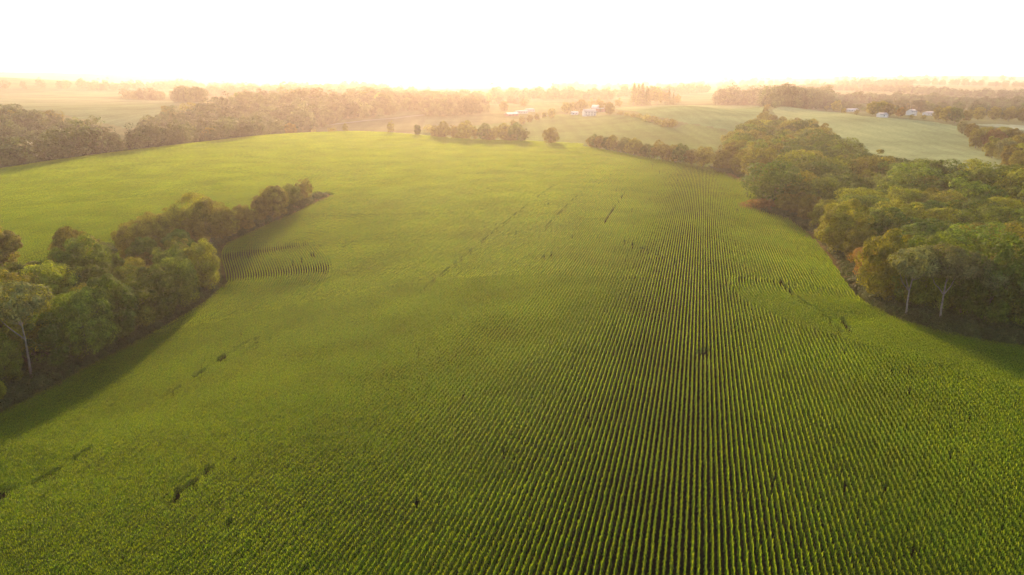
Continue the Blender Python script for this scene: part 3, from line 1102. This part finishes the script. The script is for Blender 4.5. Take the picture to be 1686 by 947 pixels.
# --- pasture line and farmstead trees
past = []
for px, py, h, k in ((860, 206, 10, 'round'), (872, 203, 10, 'round'), (884, 199, 9, 'round'), (896, 196, 9, 'ragged'), (908, 195, 12, 'round'), (845, 211, 9, 'ragged')):
    past.append(tree(hit(px, py), h, k, 'olive', .95, lod=1, rng=prng))
name_rank(past, 'in the tree line climbing the pasture to the farmstead', 'trees in the pasture line')
farm = []
for px, py, h, k, w in ((932, 188, 16, 'round', 1.0), (957, 185, 17, 'broad', 1.0), (944, 184, 14, 'round', 1), (975, 180, 15, 'ragged', 1), (1003, 190, 16, 'round', .95), (991, 184, 15, 'round', .9), (985, 178, 14, 'ragged', 1),
                        (1018, 178, 14, 'ragged', 1), (830, 184, 15, 'round', 1.1), (862, 178, 13, 'ragged', 1)):
    farm.append(tree(hit(px, py), h, k, 'olive', w, lod=1, rng=prng))
name_rank(farm, 'across the trees around the white farmhouse', 'farmstead trees')
shr = []
for px, py, h in ((1022, 189, 4), (1032, 191, 4), (1042, 193, 4), (1052, 194, 4), (1064, 199, 6), (1074, 201, 6), (1084, 205, 5), (1092, 208, 5), (1100, 209, 7), (1108, 207, 5)):
    shr.append(tree(hit(px, py), h, 'bush', 'olive', 1.2, lod=1, rng=prng))
name_rank(shr, 'along the shrub line below the spruces', 'shrubs edging the pasture')


def height_to(p, ytop):
    # height that brings a tree standing at p up to a given photo line
    z = float(terrain(*p))
    hh = np.linspace(2, 60, 400)
    yy = np.array([project(p[0], p[1], z + q)[1] for q in hh])
    return float(hh[np.argmin(np.abs(yy - ytop))])


con = []
for px, ytop, h in ((1043, 136, 26), (1050, 140, 24), (1057, 137, 25), (1064, 142, 22), (1101, 146, 20), (1108, 152, 18)):
    p = hit(px, 173)
    con.append(tree(p, height_to(p, ytop), 'conifer', 'dark green', 1.35, lod=1, rng=prng))
name_rank(con, 'in the tall clump on the far field ridge', 'spruces on the far ridge')
dec = []
for px, ytop in ((1071, 146), (1082, 146), (1093, 149), (1115, 157)):
    p = hit(px, 173)
    dec.append(tree(p, height_to(p, ytop), 'ragged', 'olive', .9, lod=1, rng=prng))
name_rank(dec, 'among the spruces on the far field ridge', 'leafy trees beside the spruces')

# --- beyond the right-hand field
rb = []
for px, ytop, h, hu in ((1588, 200, 11, 'grey-green'), (1602, 204, 12, 'olive'), (1612, 213, 14, 'olive'), (1626, 212, 15, 'olive'), (1640, 214, 15, 'russet-brown'), (1655, 211, 15, 'olive'), (1672, 213, 15, 'olive'),
                        (1640, 226, 14, 'olive'), (1660, 228, 15, 'grey-green'), (1680, 222, 15, 'olive'), (1670, 240, 15, 'olive'), (1688, 238, 15, 'yellow-green'), (1690, 250, 15, 'olive'), (1700, 220, 14, 'olive')):
    rb.append(tree(hit(px, ytop, h), h, prng.choice(['round', 'broad']), hu, .95, lod=1, rng=prng))
name_rank(rb, 'across the belt beyond the pale field', 'trees of the belt beyond the pale field')
neck = []
for px, py, h in ((1262, 184, 9), (1260, 191, 9), (1256, 199, 10), (1262, 206, 12), (1272, 212, 13), (1248, 211, 12), (1285, 215, 13), (1310, 218, 13), (1335, 222, 14), (1355, 232, 14)):
    neck.append(tree(hit(px, py), h, prng.choice(['round', 'ragged']), 'olive', 1.0, lod=1, rng=prng))
name_rank(neck, 'up the thin neck behind the wood', 'trees of the neck above the wood', key=lambda r: r['r'])
row = []
for px, py, h, hu in ((1376, 184, 16, 'olive'), (1388, 188, 7, 'olive'), (1418, 185, 8, 'dark green'), (1424, 185, 7, 'dark green'), (1436, 190, 14, 'olive'), (1450, 191, 15, 'olive'), (1462, 192, 13, 'olive'), (1474, 189, 9, 'dark green'),
                      (1482, 193, 10, 'russet-brown'), (1494, 184, 12, 'olive'), (1522, 184, 15, 'yellow-green'), (1545, 198, 13, 'olive'), (1558, 201, 15, 'olive'), (1572, 203, 15, 'dark green'), (1590, 200, 12, 'olive'),
                      (1610, 198, 14, 'olive'), (1636, 198, 15, 'olive'), (1660, 200, 16, 'olive'), (1684, 202, 16, 'olive'), (1410, 190, 6, 'olive'), (1360, 183, 8, 'olive'), (1500, 197, 5, 'olive'), (1520, 198, 5, 'olive')):
    row.append(tree(hit(px, py), h, 'round' if h > 8 else 'ragged', hu, 1.1, lod=1, rng=prng))
name_rank(row, 'along the garden row by the houses', 'trees around the houses')

# --- nearest trees of the far woods beyond the crest
fw = []
for px, ytop, h, w in ((37, 232, 17, 1.2), (8, 240, 14, 1), (75, 242, 13, 1), (100, 244, 13, 1), (150, 222, 17, 1.2), (180, 232, 14, 1), (212, 237, 11, 1), (249, 217, 18, .9), (296, 209, 18, 1.1), (344, 214, 15, 1), (384, 207, 16, 1.1), (325, 206, 16, 1),
                       (420, 199, 16, 1.1), (455, 200, 15, 1), (478, 207, 13, 1), (85, 183, 18, 1), (60, 186, 17, 1), (20, 186, 18, 1), (120, 195, 16, 1), (150, 193, 17, 1), (244, 189, 17, 1), (274, 177, 18, 1), (311, 170, 18, 1.1),
                       (391, 153, 18, 1.1), (480, 148, 19, 1.2), (525, 153, 18, 1), (599, 152, 19, 1), (624, 154, 18, 1), (662, 150, 20, 1.2), (711, 156, 18, 1.1), (804, 153, 20, .8)):
    fw.append(tree(hit(px, ytop, h, 60), h, prng.choice(['round', 'broad']), prng.choice(['olive', 'dark green']), w, rng=prng))
name_rank(fw, "across the far woods' standout crowns", 'standout trees of the far woods')


# ------------------------------------------------------------------ far woods, undergrowth and weeds (uncountable)
def far_protos(nm, kinds, mat, n, lod, bare=False):
    out = []
    for i in range(n):
        mc, mt, Hp = proto(kinds[i % len(kinds)], lod, i % 5)
        me = mc.copy()
        me.materials.clear()
        me.materials.append(mat)
        out.append(bpy.data.objects.new('%s.%03d' % (nm, i + 1), me))
    return out


def tree_mass():
    P = []
    rg = np.random.default_rng(77)

    def poly(L, spacing, h=(13, 18), Q=None):
        Q = hits(L) if Q is None else Q
        lo, hi = Q.min(0), Q.max(0)
        n = int((hi - lo).prod() / spacing ** 2)
        n = min(n, 30000)
        c = lo + rg.random((n, 2)) * (hi - lo)
        c = c[inside(c[:, 0], c[:, 1], Q)]
        for q in c:
            P.append((q[0], q[1], rg.uniform(*h)))

    def line(L, spacing, depth, h=(12, 18), gap=0.0):
        Q = hits(L)
        q, _ = resample(Q, spacing)
        for a in q:
            if rg.random() < gap:
                continue
            d = a / np.hypot(*a)
            for k in range(depth):
                b = a + d * spacing * k * 1.1 + rg.normal(0, spacing * .25, 2)
                P.append((b[0], b[1], rg.uniform(*h)))
    # valley and hillside beyond the crest
    tops = hits([(-80, 184), (60, 184), (95, 186), (130, 198), (175, 214), (212, 232), (236, 206), (265, 190), (290, 182), (311, 174), (350, 164), (391, 157), (480, 152), (560, 155), (640, 154), (695, 156)], 15)
    low = hits([(700, 180), (640, 191), (560, 201), (480, 222)])
    aa = [math.atan2(*flat_hit(px, 260)) for px in (420, 330, 240, 120, 0, -80)]
    edge = np.array([(math.sin(a) * (np.interp(a, _az, _cd) + 24), math.cos(a) * (np.interp(a, _az, _cd) + 24)) for a in aa])
    poly(None, 8.5, (9, 19), np.vstack([tops, low, edge]))
    poly([(695, 192), (700, 172), (740, 166), (790, 170), (800, 186), (770, 190), (730, 193)], 9, (14, 19))
    line([(-80, 163), (60, 163), (150, 163), (260, 166), (330, 168)], 8, 4, (15, 20))
    line([(330, 160), (420, 157), (560, 158), (690, 160)], 10, 5, (15, 22), .1)
    line([(150, 150), (300, 147), (420, 149), (640, 150)], 14, 4, (14, 22), .25)
    line([(800, 165), (900, 164), (1010, 165)], 10, 4, (16, 21))
    line([(810, 172), (840, 171), (870, 173)], 9, 2, (12, 16), .2)
    line([(1010, 160), (1100, 157), (1165, 152)], 12, 5, (16, 22), .15)
    poly([(1165, 176), (1190, 170), (1300, 168), (1360, 170), (1358, 176), (1290, 177), (1230, 176)], 9, (20, 27))
    line([(1275, 178), (1330, 176), (1370, 180), (1420, 184)], 7, 2, (6, 11), .15)
    line([(1340, 172), (1440, 170), (1480, 172), (1560, 176), (1700, 184)], 10, 6, (14, 19), .05)
    line([(1440, 181), (1540, 187), (1600, 190), (1700, 196)], 10, 3, (12, 16), .15)
    line([(1180, 150), (1320, 148), (1480, 152), (1560, 158), (1700, 164)], 12, 4, (14, 20), .12)
    line([(1380, 144), (1440, 143), (1500, 146)], 14, 4, (18, 28), .1)
    line([(1200, 140), (1450, 139), (1700, 145)], 24, 3, (16, 24), .3)
    line([(900, 148), (1000, 146), (1200, 143)], 22, 3, (14, 22), .3)
    line([(1050, 134), (1300, 132), (1700, 134)], 45, 3, (18, 28), .35)
    line([(0, 147), (180, 146), (330, 146)], 22, 3, (14, 26), .25)
    line([(420, 139), (560, 138), (700, 141)], 40, 3, (14, 26), .3)
    line([(640, 133), (800, 132), (1000, 133)], 50, 3, (16, 26), .4)
    line([(560, 203), (600, 201), (640, 197)], 9, 1, (5, 9), .4)
    P2 = np.array(P)
    # no far trees on the near field or inside listed clearings
    r = np.hypot(P2[:, 0], P2[:, 1])
    az = np.arctan2(P2[:, 0], P2[:, 1])
    ok = r > np.interp(az, _az, _cd) + 22
    for nme in ('left', 'pasture', 'hill', 'right', 'mid'):
        ok &= ~inside(P2[:, 0], P2[:, 1], FIELDS[nme])
    P2 = P2[ok]
    P2[:, 2] *= .95 + .28 * np.sin(P2[:, 0] * .11 + P2[:, 1] * .05) * np.sin(P2[:, 0] * .043 - P2[:, 1] * .07 + 1) + .2 * np.sin(P2[:, 0] * .21 + 2)
    n = len(P2)
    s = P2[:, 2] / 16
    w = s * rg.uniform(.85, 1.2, n)
    o = scatter('distant_woods', np.c_[P2[:, 0], P2[:, 1], terrain(P2[:, 0], P2[:, 1]) - .2], rg.uniform(0, 6.28, n), np.c_[w, w, s], rg.integers(0, 8, n),
                far_protos('far_tree', ['round', 'broad', 'round', 'ragged'], M_FARLEAF, 8, 2))
    tag(o, 'hazy brown woods and tree lines filling the far valleys', 'woods')
    print('far trees', n)


tree_mass()


def undergrowth():
    rg = np.random.default_rng(99)
    P = []
    for line, side, n, dep in ((GROVE_FRONT, -1, 900, 9), (WOOD_FRONT[8:], 1, 1500, 14), (WOOD_FRONT[4:10], 1, 350, 9), (WOOD_FRONT[:5], -1, 200, 4)):
        q = smooth_line(line, .5, 6)
        t = np.gradient(q, axis=0)
        t /= np.hypot(t[:, 0], t[:, 1])[:, None]
        nn = np.c_[t[:, 1], -t[:, 0]]
        i = rg.integers(0, len(q), n)
        for s in (1, -1):
            c = q[i] + nn[i] * s * (1.0 + rg.random((n, 1)) ** 1.5 * dep)
            poly = GROVE if line is GROVE_FRONT else WOOD
            m = inside(c[:, 0], c[:, 1], poly)
            P.append(c[m])
    P = np.vstack(P)
    n = len(P)
    s = rg.uniform(.25, .85, n)
    o = scatter('undergrowth', np.c_[P, terrain(P[:, 0], P[:, 1]) - .1], rg.uniform(0, 6.28, n), np.c_[s * 1.1, s * 1.1, s], rg.integers(0, 4, n),
                far_protos('weed_clump', ['bush'], M_WEED, 4, 1))
    tag(o, 'dark weedy undergrowth along the edges of grove and wood', 'undergrowth')
    # rough grass and weeds in the margin between crop and trees
    L = []
    for line, n in ((GROVE_FRONT[1:], 4500), (WOOD_FRONT, 7500)):
        q = smooth_line(line, .5, 6)
        t = np.gradient(q, axis=0)
        t /= np.hypot(t[:, 0], t[:, 1])[:, None]
        i = rg.integers(0, len(q), n)
        L.append(q[i] + np.c_[t[:, 1], -t[:, 0]][i] * rg.uniform(-1.5, 2.6, (n, 1)))
    P = np.vstack(L)
    n = len(P)
    s = rg.uniform(.05, .16, n) * np.where(rg.random(n) < .05, 2.2, 1)
    o = scatter('margin_weeds', np.c_[P, terrain(P[:, 0], P[:, 1]) - .05], rg.uniform(0, 6.28, n), np.c_[s * 1.3, s * 1.3, s], rg.integers(0, 4, n),
                far_protos('margin_weed_clump', ['bush'], M_MARGIN, 4, 1))
    tag(o, 'rough brownish grass margin between the corn and the trees', 'grass')
    # dry brown weeds at the grove's tip and the wood's notch
    L = []
    for a, b, k, wd in (((478, 349), (540, 328), 160, 2.5), ((425, 374), (480, 352), 90, 2.0), ((1226, 343), (1262, 352), 160, 4), ((1330, 386), (1420, 480), 120, 1.5), ((1200, 290), (1250, 318), 80, 3)):
        A, B = hit(*a), hit(*b)
        t = rg.random((k, 1))
        L.append(A + (B - A) * t + rg.normal(0, wd * .5, (k, 2)))
    P = np.vstack(L)
    n = len(P)
    s = rg.uniform(.2, .5, n)
    o = scatter('dry_weeds', np.c_[P, terrain(P[:, 0], P[:, 1]) - .05], rg.uniform(0, 6.28, n), np.c_[s * 1.2, s * 1.2, s], rg.integers(0, 4, n),
                far_protos('dry_weed_clump', ['bush'], M_DRY, 4, 1))
    tag(o, "brown dry weeds at the grove's tip and the wood's notch", 'weeds')


undergrowth()


# ------------------------------------------------------------------ fallen logs and dead stems
def log(px, py, length, r, yaw, label, up=.15):
    p = hit(px, py)
    mb = MB()
    d = np.array([math.cos(yaw), math.sin(yaw), up])
    d /= np.linalg.norm(d)
    P = [d * length * (t - .5) + np.array([0, 0, r * .8 + .1 * math.sin(5 * t)]) for t in np.linspace(0, 1, 6)]
    mb.tube(P, [r, r * .95, r * .9, r * .8, r * .6, r * .35], 8)
    s = P[3]
    mb.tube([s, s + np.array([-d[1], d[0], .5]) * length * .12, s + np.array([-d[1], d[0], .9]) * length * .22], [r * .5, r * .35, r * .1], 6)
    o = obj('fallen_log', mb.mesh('fallen_log', M_PALEBARK, True))
    z = float(terrain(*p))
    o.location = (p[0], p[1], z)
    tag(o, label, 'log', 'fallen logs at the wood edges')


log(62, 632, 6, .22, .5, 'pale fallen log lying below the long bare trunk of the grove')
log(46, 646, 4, .16, 2.2, 'shorter pale branch lying across the grove edge near the frame')
log(120, 600, 3.5, .15, .4, "short weathered log under the grove's dark edge trees")
log(1502, 536, 3.2, .35, .2, 'thick pale stump-like log beside the leaning forked tree')
log(1478, 533, 3, .15, 2.6, 'thin log in the grass just before the leaning forked tree')
log(1538, 548, 4, .2, 2.8, 'grey log at the foot of the two curving stems')
log(1556, 553, 2.6, .28, .6, 'stubby pale log nearest the corn below the curving stems')


def snag(px, py, h, label):
    p = hit(px, py)
    mb = MB()
    mb.tube([(0, 0, -.2), (.1, 0, h * .4), (.05, .1, h * .8), (.2, .1, h)], [.2, .16, .1, .03], 7)
    mb.tube([(.08, .05, h * .55), (.7, .2, h * .75), (1.0, .2, h * .9)], [.08, .05, .02], 5)
    mb.tube([(.08, .05, h * .65), (-.6, -.1, h * .85)], [.07, .02], 5)
    o = obj('dead_stem', mb.mesh('dead_stem', M_PALEBARK, True))
    o.location = (p[0], p[1], float(terrain(*p)))
    tag(o, label, 'dead tree', "dead stems on the grove's edge")


snag(349, 412, 4.5, "white dead stem at the grove's edge in the inner corner")
snag(388, 391, 6.5, "white dead stem under the taller trees near the grove's tip")


# ------------------------------------------------------------------ farm buildings
def gable(name, label, px, py, w, d, h, rh, rz, wall, roof, wins=3, chimney=False, group=None, door=True, cat='house'):
    p = hit(px, py)
    z = float(terrain(*p))
    o = bpy.data.objects.new(name, None)
    COL.objects.link(o)
    o.location = (p[0], p[1], z)
    o.rotation_euler = (0, 0, rz)
    tag(o, label, cat, group)
    V = [(-w / 2, -d / 2, -.5), (w / 2, -d / 2, -.5), (w / 2, d / 2, -.5), (-w / 2, d / 2, -.5), (-w / 2, -d / 2, h), (w / 2, -d / 2, h), (w / 2, d / 2, h), (-w / 2, d / 2, h),
         (-w / 2, 0, h + rh - .12), (w / 2, 0, h + rh - .12)]
    Fq = [(0, 1, 5, 4), (1, 2, 6, 5), (2, 3, 7, 6), (3, 0, 4, 7)]
    me = bpy.data.meshes.new('wall')
    me.from_pydata(V, [], Fq + [(4, 8, 7), (5, 6, 9)])
    me.materials.append(wall)
    obj('wall', me, o)
    mb = MB()
    e, t = .5, .22
    for sg in (-1, 1):
        a = np.array([(-w / 2 - e, 0, h + rh), (w / 2 + e, 0, h + rh), (w / 2 + e, sg * (d / 2 + e), h - e * rh / (d / 2)), (-w / 2 - e, sg * (d / 2 + e), h - e * rh / (d / 2))])
        b = a + np.array([0, 0, -t])
        mb.add(np.vstack([a, b]), [(0, 1, 2, 3), (7, 6, 5, 4), (0, 4, 5, 1), (1, 5, 6, 2), (2, 6, 7, 3), (3, 7, 4, 0)])
    rf = obj('roof', mb.mesh('roof', roof), o)
    if chimney:
        mb = MB()
        mb.box((w * .22, d * .1, h + rh + .3), (.9, .9, 2.0))
        obj('chimney', mb.mesh('chimney', M_RED), rf)
    for i in range(wins):
        x = -w / 2 + (i + .5) / wins * w
        for zz in ((1.6,) if h < 4.5 else (1.6, 4.3)):
            mb = MB()
            mb.box((x, -d / 2 - .04, zz), (1.1, .06, 1.4))
            obj('window', mb.mesh('window', M_GLASS), o)
    if door:
        mb = MB()
        mb.box((w * .5 / max(wins, 1) - w / 2 + w / max(wins, 1) * .55, -d / 2 - .05, 1.0), (1.1, .07, 2.1))
        obj('door', mb.mesh('door', M_DOOR), o)
    return o


gable('farmhouse', 'white gabled farmhouse standing in front of the farmstead trees', 970, 191, 16, 10, 5.5, 3.5, .25, M_WHITE, M_METAL, 4, True)
gable('barn', 'grey-roofed barn half hidden behind the white farmhouse', 986, 184, 20, 12, 5, 4.5, -.5, M_RED, M_GREYROOF, 2, cat='barn')
gable('shed', 'small low shed just sunward of the white farmhouse', 946, 189, 9, 6, 2.8, 1.6, .2, M_WHITE, M_GREYROOF, 2, cat='shed')
gable('long_barn', 'long low barn with pale roof toward the sun glow', 858, 187, 20, 8, 2.8, 1.7, .75, M_WHITE, M_METAL, 4, cat='barn', group='long barns')
gable('long_barn', 'bright-roofed shed at the end of the long barns', 872, 184, 13, 8, 3.0, 1.9, .6, M_WHITE, M_METAL, 3, cat='barn', group='long barns')
gable('long_barn', 'lowest dark-walled barn in front of the long pale barn', 842, 191, 18, 8, 2.8, 1.8, .7, M_RED, M_GREYROOF, 3, cat='barn', group='long barns')
gable('machine_shed', 'wide machine shed with pale metal roof at the head of the pale field', 1335, 178, 24, 13, 3.6, 2.4, -.15, M_WHITE, M_METAL, 3, cat='shed')
gable('house', 'low house with pale roof between garden trees, nearest the machine shed', 1402, 184, 18, 8, 2.8, 1.8, .25, M_WHITE, M_GREYROOF, 4, group='houses along the pale field')
gable('house', 'bright white two-storey house in the middle of the garden trees', 1500, 190, 10, 8, 4.8, 2.6, .5, M_WHITE, M_METAL, 3, True, group='houses along the pale field')
gable('house', 'white-roofed house set highest above the garden trees', 1510, 182, 11, 8, 3.4, 2.4, .1, M_WHITE, M_METAL, 3, group='houses along the pale field')
gable('house', 'white house farthest along the garden row from the machine shed', 1529, 190, 13, 8, 3.0, 2.0, .3, M_WHITE, M_METAL, 3, group='houses along the pale field')
gable('garage', 'small white garage standing on the edge of the pale field', 1452, 193, 8, 7, 3, 1.6, .1, M_WHITE, M_METAL, 1, cat='garage')

# ------------------------------------------------------------------ haze
HAZE_TOP = 112.0
mb = MB()
mb.box((0, 6300, (HAZE_TOP - 32) / 2), (34000, 14600, HAZE_TOP + 32))
hm, nt = nodes_of('morning_haze')
pv = N(nt, 'ShaderNodeVolumePrincipled')
pv.inputs['Color'].default_value = (.97, .82, .75, 1)
pv.inputs['Density'].default_value = .00008
pv.inputs['Anisotropy'].default_value = .6
ou = N(nt, 'ShaderNodeOutputMaterial')
nt.links.new(pv.outputs['Volume'], ou.inputs['Volume'])
hz = obj('haze', mb.mesh('haze', hm))
tag(hz, 'pale warm morning haze filling the air over the land', 'haze', kind='stuff')

# ------------------------------------------------------------------ light
SUN_PX = 735
sd = ray(SUN_PX, 122)
sun_az = math.atan2(sd[0], sd[1])
SUN_EL = rad(11.5)
w = bpy.data.worlds.new('World')
S.world = w
w.use_nodes = True
nt = w.node_tree
nt.nodes.clear()
sky = nt.nodes.new('ShaderNodeTexSky')
sky.sky_type = 'NISHITA'
sky.sun_disc = False
sky.sun_elevation = SUN_EL
sky.sun_rotation = sun_az
sky.altitude = 250
sky.air_density = 1.0
sky.dust_density = 1.2
bg = nt.nodes.new('ShaderNodeBackground')
bg.inputs['Strength'].default_value = .15
ow = nt.nodes.new('ShaderNodeOutputWorld')
nt.links.new(sky.outputs[0], bg.inputs['Color'])
nt.links.new(bg.outputs[0], ow.inputs['Surface'])

sl = bpy.data.lights.new('sun', 'SUN')
sl.energy = 4.2
sl.angle = rad(2.5)
sl.color = (1.0, .69, .42)
so = bpy.data.objects.new('sun', sl)
COL.objects.link(so)
v = Vector((math.sin(sun_az) * math.cos(SUN_EL), math.cos(sun_az) * math.cos(SUN_EL), math.sin(SUN_EL)))
so.rotation_euler = v.to_track_quat('Z', 'Y').to_euler()
so.location = (0, 0, 300)

# ------------------------------------------------------------------ render
S.render.engine = 'CYCLES'
c = S.cycles
c.use_denoising = True
c.denoiser = 'OPENIMAGEDENOISE'
c.denoising_input_passes = 'RGB_ALBEDO_NORMAL'
c.denoising_prefilter = 'ACCURATE'
c.max_bounces = 6
c.diffuse_bounces = 3
c.glossy_bounces = 2
c.transmission_bounces = 3
c.volume_bounces = 0
c.transparent_max_bounces = 4
c.sample_clamp_indirect = 4.0
c.caustics_reflective = False
c.caustics_refractive = False
c.use_adaptive_sampling = False
c.adaptive_threshold = .006
S.view_settings.view_transform = 'Standard'
S.view_settings.look = 'None'
S.view_settings.exposure = 1.95
S.view_settings.gamma = 1.0
